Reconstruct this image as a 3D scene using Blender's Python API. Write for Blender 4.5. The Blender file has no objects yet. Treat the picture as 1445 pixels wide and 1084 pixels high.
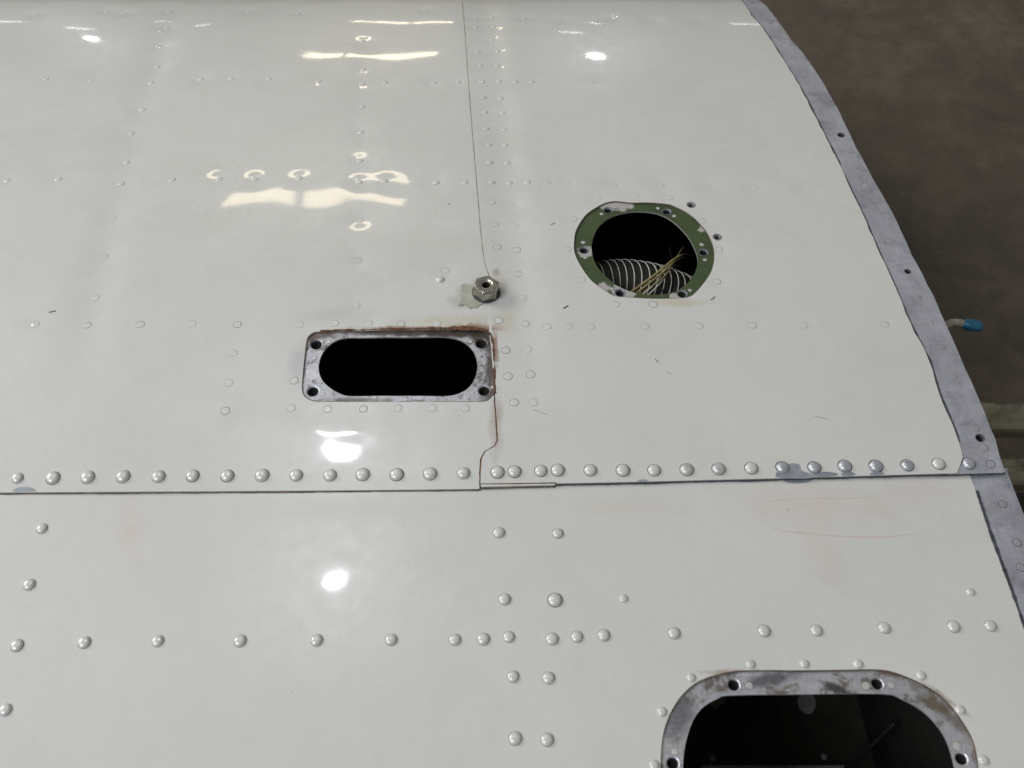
import bpy, math, random
import numpy as np
from mathutils import Vector, Matrix

# ------------------------------------------------------------------ camera, world, lamps, exposure
S = bpy.context.scene
COL = S.collection
F, CX, CY = 1300.0, 722.5, 542.0            # focal length and centre of the photograph, in its own pixels
PITCH, HC = math.radians(53.6), 0.52        # downward pitch, height above the wing skin
cam_d = bpy.data.cameras.new('camera'); cam = bpy.data.objects.new('camera', cam_d); COL.objects.link(cam)
cam.location = (0, 0, HC); cam.rotation_euler = (math.pi/2 - PITCH, 0, 0)
cam_d.sensor_width = 36; cam_d.lens = 36*F/1445; cam_d.clip_start = .01; cam_d.clip_end = 60
cam_d.dof.use_dof = True; cam_d.dof.focus_distance = .68; cam_d.dof.aperture_fstop = 11
S.camera = cam
S.render.resolution_x, S.render.resolution_y = 1024, 768

wd = bpy.data.worlds.new('World'); S.world = wd; wd.use_nodes = True
bg = wd.node_tree.nodes['Background']
bg.inputs[0].default_value = (1.0, .97, .92, 1); bg.inputs[1].default_value = .20

S.view_settings.view_transform = 'Standard'; S.view_settings.look = 'None'
S.view_settings.gamma = 1; S.view_settings.use_curve_mapping = False; S.view_settings.exposure = .16

def lamp(name, loc, target, sx, sy, radiance, color, shape='RECTANGLE', roll=0):
    l = bpy.data.lights.new(name, 'AREA'); l.shape = shape; l.size = sx; l.size_y = sy
    area = sx*sy*(math.pi/4 if shape in ('DISK', 'ELLIPSE') else 1)
    l.energy = radiance*area*math.pi; l.color = color
    o = bpy.data.objects.new(name, l); COL.objects.link(o); o.location = loc
    q = (Vector(target)-Vector(loc)).to_track_quat('-Z', 'Y')
    o.rotation_euler = (q.to_matrix() @ Matrix.Rotation(roll, 3, 'Z')).to_euler()
    return o
CREAM, COOL = (1, .86, .60), (.93, .97, 1)
# hangar lighting: soft panels added at the left for key and fill, rows of warm ceiling fixtures and round high-bay lamps ahead
lamp('key_light', (-2.0, -1.0, 2.4), (0, .4, 0), 1.7, 1.5, 7.0, (.90, .955, 1))  # unseen soft key panel, added on the viewer's left
lamp('side_fill_light', (-4.2, 2.4, 2.7), (0, .5, 0), 2.2, 1.6, 10, (1, .96, .88))  # unseen warm panel, added to brighten the upper skin
lamp('high_bay_lamp', (-.64, 1.42, 2.6), (-.60, .4, 0), .075, .028, 900, COOL, 'ELLIPSE', .25)
for x0, x1, y0, y1 in ((-1.53, -1.165, 3.86, 4.08), (-1.125, -.60, 3.86, 4.08), (-2.13, -1.67, 9.35, 9.95), (-1.60, -.82, 9.35, 9.95), (-3.2, -2.3, 20.6, 21.9), (-2.2, -1.3, 20.6, 21.9)):
    lamp('ceiling_fixture', ((x0+x1)/2, (y0+y1)/2, 2.6), ((x0+x1)/2, (y0+y1)/2-.001, 0), x1-x0, y1-y0, 9, CREAM)
for x, y, a, r in ((-7.2, 22, .6, 9), (1.0, 15, .35, 10), (4.8, 20, .7, 7), (-11.5, 22, .9, 7), (1.9, 21, .3, 20), (-7.6, 17, .5, 9)):
    lamp('ceiling_fixture', (x, y, 2.6), (x, y-.001, 0), a, a*.7, r, COOL)
for x, y in ((-5.7, 12.9), (.9, 9.5)):
    lamp('high_bay_lamp', (x, y, 2.6), (0, .4, 0), .17, .17, 90, COOL, 'DISK')
# ------------------------------------------------------------------ the wing's shape
cp, sp = math.cos(PITCH), math.sin(PITCH)
KY = np.array([.20, .29, .38, .47, .56, .65, .74, .82, .89, .95, 1.0, 1.04, 1.07, 1.09])
KZ = np.array([-.0110, -.0012, .0062, .0088, .0068, .0018, -.0060, -.0175, -.0320, -.0495, -.071, -.099, -.135, -.175])
def _spline():
    n = len(KY); h = np.diff(KY); A = np.zeros((n, n)); b = np.zeros(n); A[0, 0] = A[-1, -1] = 1
    for i in range(1, n-1):
        A[i, i-1], A[i, i], A[i, i+1] = h[i-1], 2*(h[i-1]+h[i]), h[i]
        b[i] = 6*((KZ[i+1]-KZ[i])/h[i]-(KZ[i]-KZ[i-1])/h[i-1])
    return np.linalg.solve(A, b)
KM = _spline()
def prof(y):
    y = np.clip(np.asarray(y, float), KY[0], KY[-1]); i = np.clip(np.searchsorted(KY, y)-1, 0, len(KY)-2)
    h = KY[i+1]-KY[i]; a = (KY[i+1]-y)/h; b = (y-KY[i])/h
    return a*KZ[i]+b*KZ[i+1]+((a**3-a)*KM[i]+(b**3-b)*KM[i+1])*h*h/6
LOW_SLOPE = .000
def prof_low(y):
    y = np.asarray(y, float)
    return -.0017+LOW_SLOPE*(y-.31)-.0003*np.exp(-((y-.292)/.010)**2)
def hit(px, py, zf):
    u = (px-CX)/F; v = (CY-py)/F
    r = np.array([u, cp+v*sp, -sp+v*cp]); y = .4
    t = (HC)/-r[2]
    for _ in range(60):
        y = r[1]*t
        z = float(zf(y)); t2 = (z-HC)/r[2]; t += .6*(t2-t)
    return np.array([r[0]*t, r[1]*t])
def P(px, py): return hit(px, py, prof)
def L(px, py): return hit(px, py, prof_low)
def Z(px, py, z): return np.append(hit(px, py, lambda y: z), z)
def PP(pts, f=P): return np.array([f(*p) for p in pts])

rnd = random.Random(7)
# pixel lists of what sits on the skin ---------------------------------------------------------
flush_left = [(10,254),(82,252),(170,257),(243,253),(309,252),(360,252),(422,251),(507,256),(543,255),(615,257),(656,257),
 (65,111),(128,114),(283,111),(326,110),(379,111),(449,114),(511,117),(543,116),(612,116),(646,115),
 (238,15),(235,38),(224,64),(222,93),(213,115),(200,153),(185,186),(178,227),(158,306),(147,360),(135,419),
 (511,57),(512,97),(511,150),(509,186),(508,226),(507,310),(505,367),(503,430),
 (50,458),(123,458),(198,458),(271,457),(335,458),(423,458),(472,457),(520,457),(566,457),(617,457),
 (329,498),(323,540),(318,580),(415,537),(411,576),(462,577),(513,577),(562,576),(611,576),(657,576),(629,381),
 (150,15),(50,20),(350,16),(420,18),(600,14),(175,18)]
flush_right = [(672,25),(671,37),(674,72),(678,91),(680,114),(682,136),(684,157),(686,180),(690,203),(691,228),(694,256),(694,285),(699,316),(702,348),
 (694,23),(697,37),(694,55),(702,71),(702,91),(704,113),(706,137),(709,157),(711,181),(713,203),(716,228),(719,256),(722,287),(727,317),(730,351),
 (732,385),(738,419),(704,452),(742,456),(772,461),(803,461),(834,462),(714,494),(745,492),(717,531),(749,528),(726,568),(753,568),(692,393),
 (911,461),(987,460),(1062,459),(1135,459),(1249,458),(744,256),(772,258),(802,258),(866,260),(933,262),(999,263),(1065,265),
 (727,115),(750,115),(836,117),(897,277),(845,279),(945,279),(811,309),(801,352),(821,395),(869,430),(922,430),(1012,397),(992,312),(1015,352),
 (740,26),(790,28),(860,26),(920,30),(985,30)]
seam_dome = [(25,675),(75,675),(124,674),(174,673),(224,673),(272,672),(321,672),(370,671),(418,671),(466,671),(512,670),(560,670),(607,669),(654,668),
 (702,667),(726,666),(763,665),(787,664),(833,664),(879,664),(923,664),(969,663),(1014,662),(1060,661),(1104,660),(1149,660),(1192,658),(1236,658),(1280,657),(1324,655),(1367,654)]
low_dome = [(59,746),(41,825),(24,911),(8,1002),(119,907),(223,905),(339,905),(447,904),(552,903),(642,903),(682,902),(718,899),(779,902),(814,899),(852,897),
 (951,894),(1078,891),(1152,890),(1248,886),(1346,884),(1398,883),(704,752),(787,753),(712,846),(724,955),(774,957),(727,1042),(772,1044)]
low_small = [(880,845),(1370,835),(1059,938),(1135,937),(1211,937),(1300,953),(975,957),(934,1005),(1355,1002),(923,1080),(1388,1073)]

fl = PP(flush_left); fr = PP(flush_right)
DIM = np.vstack([fl, fr])
dim_d = np.array([rnd.uniform(.42, .72) for _ in DIM])*1e-3
dim_s = np.array([rnd.uniform(.0085, .0115) for _ in DIM])
for i, q in enumerate(DIM):                                   # shallow round the frames, deeper on the thin skin ahead
    if q[1] < .47: dim_d[i] *= .32
    if q[1] > .80: dim_d[i] *= .95
OVAL = [(434,476),(441,470),(452,468),(500,467),(560,466),(620,465),(670,465),(683,467),(691,474),(694,486),(696,520),(697,548),(695,559),(689,565),(678,567),
        (620,567),(560,567),(500,567),(450,567),(438,565),(430,560),(426,550),(427,530),(430,500),(432,484)]
oval_c = P(562, 517)
_r = np.random.RandomState(3)
wave = [(_r.uniform(8, 30), _r.uniform(8, 26), _r.uniform(0, 6.28), _r.uniform(0, 6.28), _r.uniform(.05, .15)*1e-3) for _ in range(9)]
wave += [(_r.uniform(40, 95), _r.uniform(40, 90), _r.uniform(0, 6.28), _r.uniform(0, 6.28), _r.uniform(.010, .022)*1e-3) for _ in range(6)]
DENTS = [(*P(x, y), h*1e-3, a, b) for x, y, h, a, b in ((487,632,-.16,.022,.011),(440,605,.14,.009,.006),(548,622,.15,.012,.007),(575,640,-.10,.010,.010),(505,608,.10,.02,.006),(620,600,.12,.015,.010),(380,612,-.12,.02,.012),(640,345,.25,.02,.015),(600,395,-.2,.02,.02),(770,330,.2,.015,.012),(790,300,-.15,.012,.012),(300,400,.3,.05,.03),(90,350,-.3,.04,.04),(880,560,.3,.05,.03),(1120,420,-.3,.05,.04),(562,262,-.30,.016,.014),(490,262,.16,.014,.012),(520,62,-.35,.012,.014))]
TROUGHS = [(P(735, 420), P(697, 100), .0012, .017), (P(135, 419), P(218, 95), .0009, .018), (P(505, 400), P(511, 100), .0003, .016)]
LIPS = [(P(450, 466), P(650, 464), .0009, .0085), (P(450, 568), P(650, 568), .00022, .007)]
def zup(x, y):
    x = np.asarray(x, float); y = np.asarray(y, float)
    z = prof(y)
    for a, b, c, d, e in wave: z = z+e*np.sin(a*x+c)*np.sin(b*y+d)
    for (ax_, ay_), (bx_, by_), dep, wid in TROUGHS:                                             # skin pulled in along the rivet lines
        sx_ = x-ax_-(bx_-ax_)/(by_-ay_)*(y-ay_)
        z = z-dep*np.clip((y-.36)/.08, 0, 1)*np.exp(-(sx_/wid)**2)
    for (ax_, ay_), (bx_, by_), hgt, wid in LIPS:                                               # skin sprung up at the slot's edges
        t = np.clip(((x-ax_)*(bx_-ax_)+(y-ay_)*(by_-ay_))/((bx_-ax_)**2+(by_-ay_)**2), 0, 1)
        z = z+hgt*(.75+.25*np.sin(x*190))*np.exp(-((x-ax_-(bx_-ax_)*t)**2+(y-ay_-(by_-ay_)*t)**2)/wid**2)
    for dx_, dy_, hgt, a_, b_ in DENTS: z = z+hgt*np.exp(-((x-dx_)/a_)**2-((y-dy_)/b_)**2)
    for q, d, s in zip(DIM, dim_d, dim_s):
        m = (np.abs(x-q[0]) < 3*s) & (np.abs(y-q[1]) < 3*s)
        if m.any():
            r2 = (x[m]-q[0])**2+(y[m]-q[1])**2 if x.ndim else (x-q[0])**2+(y-q[1])**2
            if x.ndim: z[m] -= d*np.exp(-r2/s**2)
            else: z = z-d*np.exp(-r2/s**2)
    return z
LD = PP(low_dome+low_small, L)
def zlow(x, y):
    x = np.asarray(x, float); y = np.asarray(y, float)
    z = prof_low(y)
    for a, b, c, d, e in wave: z = z+1.3*e*np.sin(a*x+d)*np.sin(b*y+c)
    return z
def normal(zf, x, y, e=.0006):
    a = lambda X, Y: float(zf(np.array([X]), np.array([Y]))[0])
    return Vector((-(a(x+e, y)-a(x-e, y))/(2*e), -(a(x, y+e)-a(x, y-e))/(2*e), 1)).normalized(), a(x, y)

# ------------------------------------------------------------------ materials
def new_mat(name):
    m = bpy.data.materials.new(name); m.use_nodes = True
    return m, m.node_tree.nodes, m.node_tree.links, m.node_tree.nodes['Principled BSDF']
def noise(N, Lk, vec, scale, detail=4, rough=.55, dist=0):
    n = N.new('ShaderNodeTexNoise'); n.inputs['Scale'].default_value = scale; n.inputs['Detail'].default_value = detail
    n.inputs['Roughness'].default_value = rough; n.inputs['Distortion'].default_value = dist
    if vec: Lk.new(vec, n.inputs['Vector'])
    return n.outputs['Fac']
def ramp(N, Lk, fac, stops):
    r = N.new('ShaderNodeValToRGB'); e = r.color_ramp.elements
    while len(e) < len(stops): e.new(.5)
    for k, (p, c) in zip(e, stops): k.position = p; k.color = (*c, 1) if len(c) == 3 else c
    Lk.new(fac, r.inputs[0]); return r.outputs[0]
def mrange(N, Lk, v, a, b, c=0., d=1.):
    n = N.new('ShaderNodeMapRange'); n.inputs[1].default_value = a; n.inputs[2].default_value = b
    n.inputs[3].default_value = c; n.inputs[4].default_value = d; Lk.new(v, n.inputs[0]); return n.outputs[0]
def mixc(N, Lk, fac, a, b):
    n = N.new('ShaderNodeMix'); n.data_type = 'RGBA'
    if hasattr(fac, 'name'): Lk.new(fac, n.inputs[0])
    else: n.inputs[0].default_value = fac
    for v, i in ((a, 6), (b, 7)):
        if hasattr(v, 'links'): Lk.new(v, n.inputs[i])
        else: n.inputs[i].default_value = (*v, 1)
    return n.outputs[2]
def mth(N, Lk, op, a, b=None):
    n = N.new('ShaderNodeMath'); n.operation = op
    for i, v in enumerate((a, b)):
        if v is None: continue
        if hasattr(v, 'links'): Lk.new(v, n.inputs[i])
        else: n.inputs[i].default_value = v
    return n.outputs[0]
def geo(N): return N.new('ShaderNodeNewGeometry').outputs['Position']
def bump(N, Lk, B, h, strength, dist):
    n = N.new('ShaderNodeBump'); n.inputs['Strength'].default_value = strength; n.inputs['Distance'].default_value = dist
    Lk.new(h, n.inputs['Height']); Lk.new(n.outputs[0], B.inputs['Normal'])
def scaled(N, Lk, vec, sx, sy, sz, rz=0):
    n = N.new('ShaderNodeMapping'); n.inputs['Scale'].default_value = (sx, sy, sz); n.inputs['Rotation'].default_value = (0, 0, rz)
    Lk.new(vec, n.inputs['Vector']); return n.outputs[0]
def stain(N, Lk, pos, col, c, rx, ry, rot, color, strength, nscale=60, edge=.5):
    """a stain with a ragged outline, fixed on the skin at c"""
    s = N.new('ShaderNodeVectorMath'); s.operation = 'SUBTRACT'; Lk.new(pos, s.inputs[0]); s.inputs[1].default_value = (c[0], c[1], 0)
    mp = N.new('ShaderNodeMapping'); mp.vector_type = 'TEXTURE'; mp.inputs['Rotation'].default_value = (0, 0, rot); mp.inputs['Scale'].default_value = (rx, ry, 1)
    Lk.new(s.outputs[0], mp.inputs['Vector'])
    ml = N.new('ShaderNodeVectorMath'); ml.operation = 'MULTIPLY'; Lk.new(mp.outputs[0], ml.inputs[0]); ml.inputs[1].default_value = (1, 1, 0)
    ln = N.new('ShaderNodeVectorMath'); ln.operation = 'LENGTH'; Lk.new(ml.outputs[0], ln.inputs[0])
    nz = noise(N, Lk, pos, nscale, 5, .65)
    d = mth(N, Lk, 'ADD', ln.outputs['Value'], mth(N, Lk, 'MULTIPLY', mth(N, Lk, 'SUBTRACT', nz, .5), 1.6))
    f = mrange(N, Lk, d, 1, 1-edge, 0, strength)
    return mixc(N, Lk, f, col, color)

def paint_mat(name, base, stains=(), metal=0):
    m, N, Lk, B = new_mat(name); pos = geo(N)
    n1 = noise(N, Lk, pos, 9, 5, .6); n2 = noise(N, Lk, pos, 90, 4, .6)
    c = ramp(N, Lk, n1, [(.3, tuple(v*.94 for v in base)), (.7, base)])
    c = mixc(N, Lk, mrange(N, Lk, n2, .52, .85, 0, .16), c, tuple(v*f for v, f in zip(base, (.80, .76, .70))))
    c = mixc(N, Lk, mrange(N, Lk, noise(N, Lk, pos, 24, 6, .7, .8), .50, .74, 0, .22), c, (.50, .475, .41))
    sp_ = noise(N, Lk, pos, 420, 2, .5)
    c = mixc(N, Lk, mrange(N, Lk, sp_, .76, .80, 0, .45), c, (.16, .14, .12))         # fly specks
    scr = noise(N, Lk, scaled(N, Lk, pos, 30, 900, 1, .5), 1, 2, .5)
    c = mixc(N, Lk, mrange(N, Lk, scr, .78, .84, 0, .2), c, (.34, .33, .32))            # hairline scuffs
    for s in stains: c = stain(N, Lk, pos, c, *s)
    Lk.new(c, B.inputs['Base Color'])
    Lk.new(mrange(N, Lk, n2, .3, .75, .25, .33), B.inputs['Roughness'])
    B.inputs['Metallic'].default_value = metal
    B.inputs['Coat Weight'].default_value = .75; B.inputs['Coat Roughness'].default_value = .042; B.inputs['Coat IOR'].default_value = 1.45
    h = mth(N, Lk, 'ADD', noise(N, Lk, pos, 160, 2, .5), mth(N, Lk, 'MULTIPLY', noise(N, Lk, pos, 45, 2, .5), 2.0))
    bump(N, Lk, B, h, .08, .0006)
    return m
WHITE = (.625, .628, .61)
RUST, PINK, GREY, YEL = (.20, .085, .04), (.62, .36, .31), (.36, .37, .39), (.50, .46, .34)
st_up = [(P(600,464.5), .060, .0032, 0, RUST, .85, 210, .6), (P(670,463), .022, .0052, 0, RUST, .8, 190, .6), (P(699,490), .0030, .020, .05, RUST, .75, 210, .7),
         (P(640,452), .050, .008, .05, YEL, .5, 80, .8), (P(668,416), .022, .014, .5, (.42, .42, .38), .75, 90, .5), (P(640,382), .02, .016, 0, (.56, .58, .57), .6, 60, .5),
         (P(425,510), .012, .030, 0, GREY, .45, 60, .8), (P(470,445), .05, .010, .1, (.50, .50, .48), .5, 50, .9),
         (P(960,427), .030, .006, 0, YEL, .6, 60, .8), (P(400,585), .05, .02, 0, (.50, .47, .42), .35, 30, 1.),
         (P(700,600), .006, .03, 0, RUST, .45, 110, .9), (P(712,452), .010, .020, 0, YEL, .45, 70, .9),
         (P(700,384), .004, .006, 0, RUST, .5, 260, .9), (P(640,345), .05, .03, .3, (.52, .50, .46), .35, 40, 1.), (P(860,300), .015, .004, .5, RUST, .5, 120, .8)]
st_low = [(L(1150,715), .075, .020, 0, PINK, .22, 34, 1.), (L(1160,780), .018, .035, 0, PINK, .16, 40, 1.), (L(185,745), .012, .035, .25, PINK, .20, 40, 1.),
          (L(870,715), .05, .012, 0, (.55, .46, .40), .30, 40, 1.), (L(1112,720), .0008, .0016, .2, (.20, .14, .10), .6, 500, .8), (L(1300,690), .035, .015, 0, PINK, .14, 50, 1.),
          (L(1030,949), .02, .0022, 0, RUST, .6, 160, .8), (L(1332,984), .02, .0022, -.75, RUST, .6, 160, .8)]
M_UP = paint_mat('white_paint_upper_skin', WHITE, st_up)
M_LOW = paint_mat('white_paint_lower_skin', WHITE, st_low)
M_PAINT = paint_mat('white_paint', WHITE)

def alu_mat(name, base=(.40, .41, .44), dirt=(.09, .075, .055), dlo=.52, dhi=.70, rough=(.32, .6), metal=.85, patch=(.55, .53, .50), scale=40, stains=()):
    m, N, Lk, B = new_mat(name); pos = geo(N)
    n1 = noise(N, Lk, pos, scale, 6, .65, .6); n2 = noise(N, Lk, pos, scale*.45, 5, .6, 1.0); n3 = noise(N, Lk, scaled(N, Lk, pos, 150, 700, 1, .3), 1, 3, .5)
    c = ramp(N, Lk, n1, [(.28, tuple(v*.72 for v in base)), (.55, base), (.8, tuple(min(1, v*1.28) for v in base))])
    c = mixc(N, Lk, mrange(N, Lk, n2, .60, .72, 0, .55), c, patch)
    d = mrange(N, Lk, noise(N, Lk, pos, scale*1.7, 6, .7, .4), dlo, dhi, 0, .9)
    st_ = noise(N, Lk, scaled(N, Lk, pos, 900, 40, 1), 1, 4, .6); c = mixc(N, Lk, mrange(N, Lk, st_, .42, .75, 0, .45), c, tuple(v*.62 for v in base))
    c = mixc(N, Lk, d, c, dirt)
    for s_ in stains: c = stain(N, Lk, pos, c, *s_)
    Lk.new(c, B.inputs['Base Color'])
    Lk.new(mth(N, Lk, 'SUBTRACT', metal, mth(N, Lk, 'MULTIPLY', d, metal*.9)), B.inputs['Metallic'])
    Lk.new(mrange(N, Lk, n3, .3, .7, *rough), B.inputs['Roughness'])
    bump(N, Lk, B, n1, .25, .0005)
    return m
M_MARGIN = alu_mat('stripped_aluminium', (.54, .55, .62), (.17, .17, .20), .48, .68, (.34, .6), .60, (.68, .68, .73), 26)
M_MARGIN2 = alu_mat('stripped_aluminium_rivet', (.50, .51, .55), (.3, .3, .32), .50, .72, (.38, .65), .60, (.60, .60, .63), 60)
M_OVAL = alu_mat('stained_bare_aluminium', (.60, .61, .66), (.055, .042, .033), .50, .62, (.36, .6), .75, (.68, .68, .71), 60, [(P(640,468), .045, .0055, 0, (.05, .037, .030), .95, 130, .5), (P(560,469), .05, .0035, 0, (.07, .05, .04), .9, 130, .6), (P(685,478), .011, .013, .4, (.075, .06, .05), .9, 140, .5), (P(692,520), .0035, .025, 0, (.09, .07, .055), .85, 150, .6), (P(690,560), .008, .008, 0, (.12, .09, .07), .8, 150, .6), (P(450,472), .02, .005, .1, (.10, .07, .055), .8, 150, .6), (P(500,563), .03, .0022, 0, (.12, .10, .09), .7, 120, .7), (P(463,492), .003, .003, 0, (.22, .05, .04), .9, 300, .6)])
M_HATCH = alu_mat('grimy_bare_aluminium', (.68, .69, .75), (.09, .07, .048), .47, .60, (.28, .5), .75, (.72, .69, .63), 46, [(L(1330,1000), .022, .006, -.8, (.13, .10, .06), .8, 110, .7), (L(1090,958), .02, .005, .2, (.10, .10, .12), .75, 90, .6), (L(960,1010), .010, .020, -.5, (.13, .13, .15), .7, 90, .7), (L(1180,970), .012, .003, -.4, (.05, .05, .055), .9, 140, .6), (L(1260,950), .02, .003, -.2, (.14, .09, .05), .8, 140, .7)])
M_RIVET_BARE = alu_mat('rivet_aluminium', (.60, .62, .67), (.15, .15, .16), .60, .8, (.34, .5), .7, (.6, .6, .62), 260)
M_BRIGHT = alu_mat('bright_rivet', (.66, .66, .66), (.2, .18, .15), .62, .8, (.3, .5), .5, (.75, .75, .75), 300)
M_NUT = alu_mat('worn_steel_nut', (.50, .48, .42), (.05, .04, .03), .50, .66, (.2, .38), .95, (.60, .56, .46), 190)

def plain(name, base, rough=.6, metal=0, var=.25, scale=120, bmp=.2):
    m, N, Lk, B = new_mat(name); pos = geo(N); n = noise(N, Lk, pos, scale, 5, .6)
    Lk.new(ramp(N, Lk, n, [(.3, tuple(v*(1-var) for v in base)), (.7, tuple(min(1, v*(1+var)) for v in base))]), B.inputs['Base Color'])
    B.inputs['Roughness'].default_value = rough; B.inputs['Metallic'].default_value = metal
    bump(N, Lk, B, n, bmp, .0004); return m
M_DIRT = plain('grime', (.085, .075, .065), .8)
M_RING = [plain('rivet_edge_grime_shade', c, .7, 0, .2, 300) for c in ((.23, .22, .205), (.38, .375, .355), (.50, .495, .47))]
M_HOLE = plain('dark_hole', (.010, .009, .008), .9)
M_SEAL = plain('brown_seam_dirt', (.13, .10, .075), .8, 0, .6, 70)
M_SEAL2 = plain('faint_seam_dirt', (.27, .24, .205), .8, 0, .55, 90)
M_SEALDK = plain('dark_seam_and_shade', (.05, .055, .065), .7, 0, .5, 160)
M_PRIMER = plain('shaded_inner_primer', (.055, .053, .040), .8, 0, .4, 25)  # primer coloured near black: the interior's shade is put into the colour
M_PRIMER2 = plain('shaded_rib_metal', (.025, .024, .02), .6, 0, .4, 40)  # rib metal darkened too, so it carries the interior shade
M_RUST = plain('rust_crust', (.11, .052, .028), .9, 0, .6, 300, .8)
M_CHIP = alu_mat('chipped_to_metal', (.33, .35, .40), (.16, .16, .18), .58, .8, (.5, .7), .35, (.42, .43, .46), 90)
M_SCREW = plain('dull_screw', (.17, .18, .21), .5, .3, .3, 400)
M_PUTTY = plain('grey_putty', (.36, .36, .31), .7, 0, .2, 150, .6)
M_CRAYON = plain('red_crayon', (.60, .50, .46), .8, 0, .1, 300)
M_WIRE = plain('pale_wire', (.55, .54, .50), .45, 0, .15)
M_YEL = plain('yellowed_wire', (.30, .25, .11), .5, 0, .3)
M_DUCT = plain('black_duct', (.015, .015, .013), .75)
M_BLUE = plain('blue_cap', (.022, .115, .20), .35, .3, .35, 200)
M_TUBE = plain('dull_tube', (.34, .32, .27), .5, .4, .25, 200)
def green_mat():
    m, N, Lk, B = new_mat('green_primer_worn'); pos = geo(N)
    n = noise(N, Lk, pos, 60, 5, .6); n2 = noise(N, Lk, pos, 95, 6, .7, .5)
    c = ramp(N, Lk, n, [(.3, (.036, .058, .021)), (.7, (.056, .083, .031))])
    for ctr, r in ((P(828, 354), .0075), (P(880, 412), .0105), (P(955, 419), .0065), (P(878, 288), .010), (P(858, 290), .007), (P(850, 405), .006), (P(995, 322), .006)):
        c = stain(N, Lk, pos, c, ctr, r, r*.8, .3, (.42, .40, .40), .9, 210, .25)
    c = mixc(N, Lk, mrange(N, Lk, n2, .66, .70, 0, .9), c, (.36, .33, .29))
    Lk.new(c, B.inputs['Base Color']); B.inputs['Roughness'].default_value = .55; bump(N, Lk, B, n2, .3, .0004); return m
M_GREEN = green_mat()
def floor_mat():
    m, N, Lk, B = new_mat('stained_concrete'); pos = geo(N)
    n = noise(N, Lk, pos, 3.6, 9, .70, .5); n2 = noise(N, Lk, pos, 30, 6, .75)
    c = ramp(N, Lk, n, [(.30, (.045, .036, .026)), (.52, (.094, .075, .053)), (.72, (.15, .118, .082))])
    c = mixc(N, Lk, mrange(N, Lk, n2, .45, .70, 0, .65), c, (.050, .040, .030))
    c = mixc(N, Lk, mrange(N, Lk, noise(N, Lk, pos, 70, 3), .68, .76, 0, .4), c, (.17, .15, .12))
    Lk.new(c, B.inputs['Base Color']); B.inputs['Roughness'].default_value = .62; bump(N, Lk, B, n2, .3, .002); return m
M_FLOOR = floor_mat()
def wood_mat():
    m, N, Lk, B = new_mat('old_painted_timber'); pos = geo(N)
    g = noise(N, Lk, scaled(N, Lk, pos, 6, 90, 90), 1, 5, .6, .6)
    c = ramp(N, Lk, g, [(.3, (.15, .138, .092)), (.6, (.30, .28, .20)), (.8, (.40, .37, .28))])
    c = mixc(N, Lk, mrange(N, Lk, noise(N, Lk, pos, 30, 6, .7, .6), .46, .64, 0, .85), c, (.07, .06, .045))
    Lk.new(c, B.inputs['Base Color']); B.inputs['Roughness'].default_value = .8; bump(N, Lk, B, g, .4, .002); return m
M_WOOD = wood_mat()

# ------------------------------------------------------------------ mesh helpers
def obj(name, verts, faces, mats, parent=None, smooth=True, fm=None):
    me = bpy.data.meshes.new(name); me.from_pydata([tuple(v) for v in verts], [], [tuple(f) for f in faces])
    return link(name, me, mats, parent, smooth, fm)
def link(name, me, mats, parent=None, smooth=True, fm=None):
    for m in (mats if isinstance(mats, (list, tuple)) else [mats]): me.materials.append(m)
    n = len(me.polygons)
    me.polygons.foreach_set('use_smooth', np.full(n, bool(smooth)))
    if fm is not None: me.polygons.foreach_set('material_index', np.asarray(fm, np.int32))
    me.update(); o = bpy.data.objects.new(name, me); COL.objects.link(o)
    if parent: o.parent = parent
    return o
def copy_to(src, name, parent, mat4):
    o = src if src.get('_fresh') else src.copy()
    if src.get('_fresh'): del src['_fresh']
    else: COL.objects.link(o)
    o.name = name; o.parent = parent; o.matrix_world = mat4; return o
def tag(o, label, cat=None, group=None, kind=None):
    if label: o['label'] = label
    if cat: o['category'] = cat
    if group: o['group'] = group
    if kind: o['kind'] = kind
    return o
def empty(name, loc):
    o = bpy.data.objects.new(name, None); COL.objects.link(o); o.location = loc; o.empty_display_size = .02; return o

def sdf(pts, poly):
    a = np.asarray(poly, float); b = np.roll(a, -1, 0); out = np.empty(len(pts))
    for k in range(0, len(pts), 60000):
        p = pts[k:k+60000]; d2 = np.full(len(p), 1e9); ins = np.zeros(len(p), bool)
        for (ax, ay), (bx, by) in zip(a, b):
            ex, ey = bx-ax, by-ay; wx, wy = p[:, 0]-ax, p[:, 1]-ay
            t = np.clip((wx*ex+wy*ey)/(ex*ex+ey*ey+1e-18), 0, 1)
            d2 = np.minimum(d2, (wx-ex*t)**2+(wy-ey*t)**2)
            c = (ay > p[:, 1]) != (by > p[:, 1])
            if ey != 0: ins ^= c & (p[:, 0] < ex*(p[:, 1]-ay)/ey+ax)
        out[k:k+60000] = np.sqrt(d2)*np.where(ins, -1, 1)
    return out
def smooth_poly(p, n=3):
    """Catmull-Rom through a closed outline"""
    p = np.asarray(p); out = []
    for i in range(len(p)):
        a, b, c, d = p[i-1], p[i], p[(i+1) % len(p)], p[(i+2) % len(p)]
        for k in range(n):
            t = k/n; out.append(.5*((2*b)+(c-a)*t+(2*a-5*b+4*c-d)*t*t+(3*b-a-3*c+d)*t**3))
    return np.array(out)
def circle(c, r, n=20): return np.array([(c[0]+r*math.cos(2*math.pi*k/n), c[1]+r*math.sin(2*math.pi*k/n)) for k in range(n)])
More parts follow.
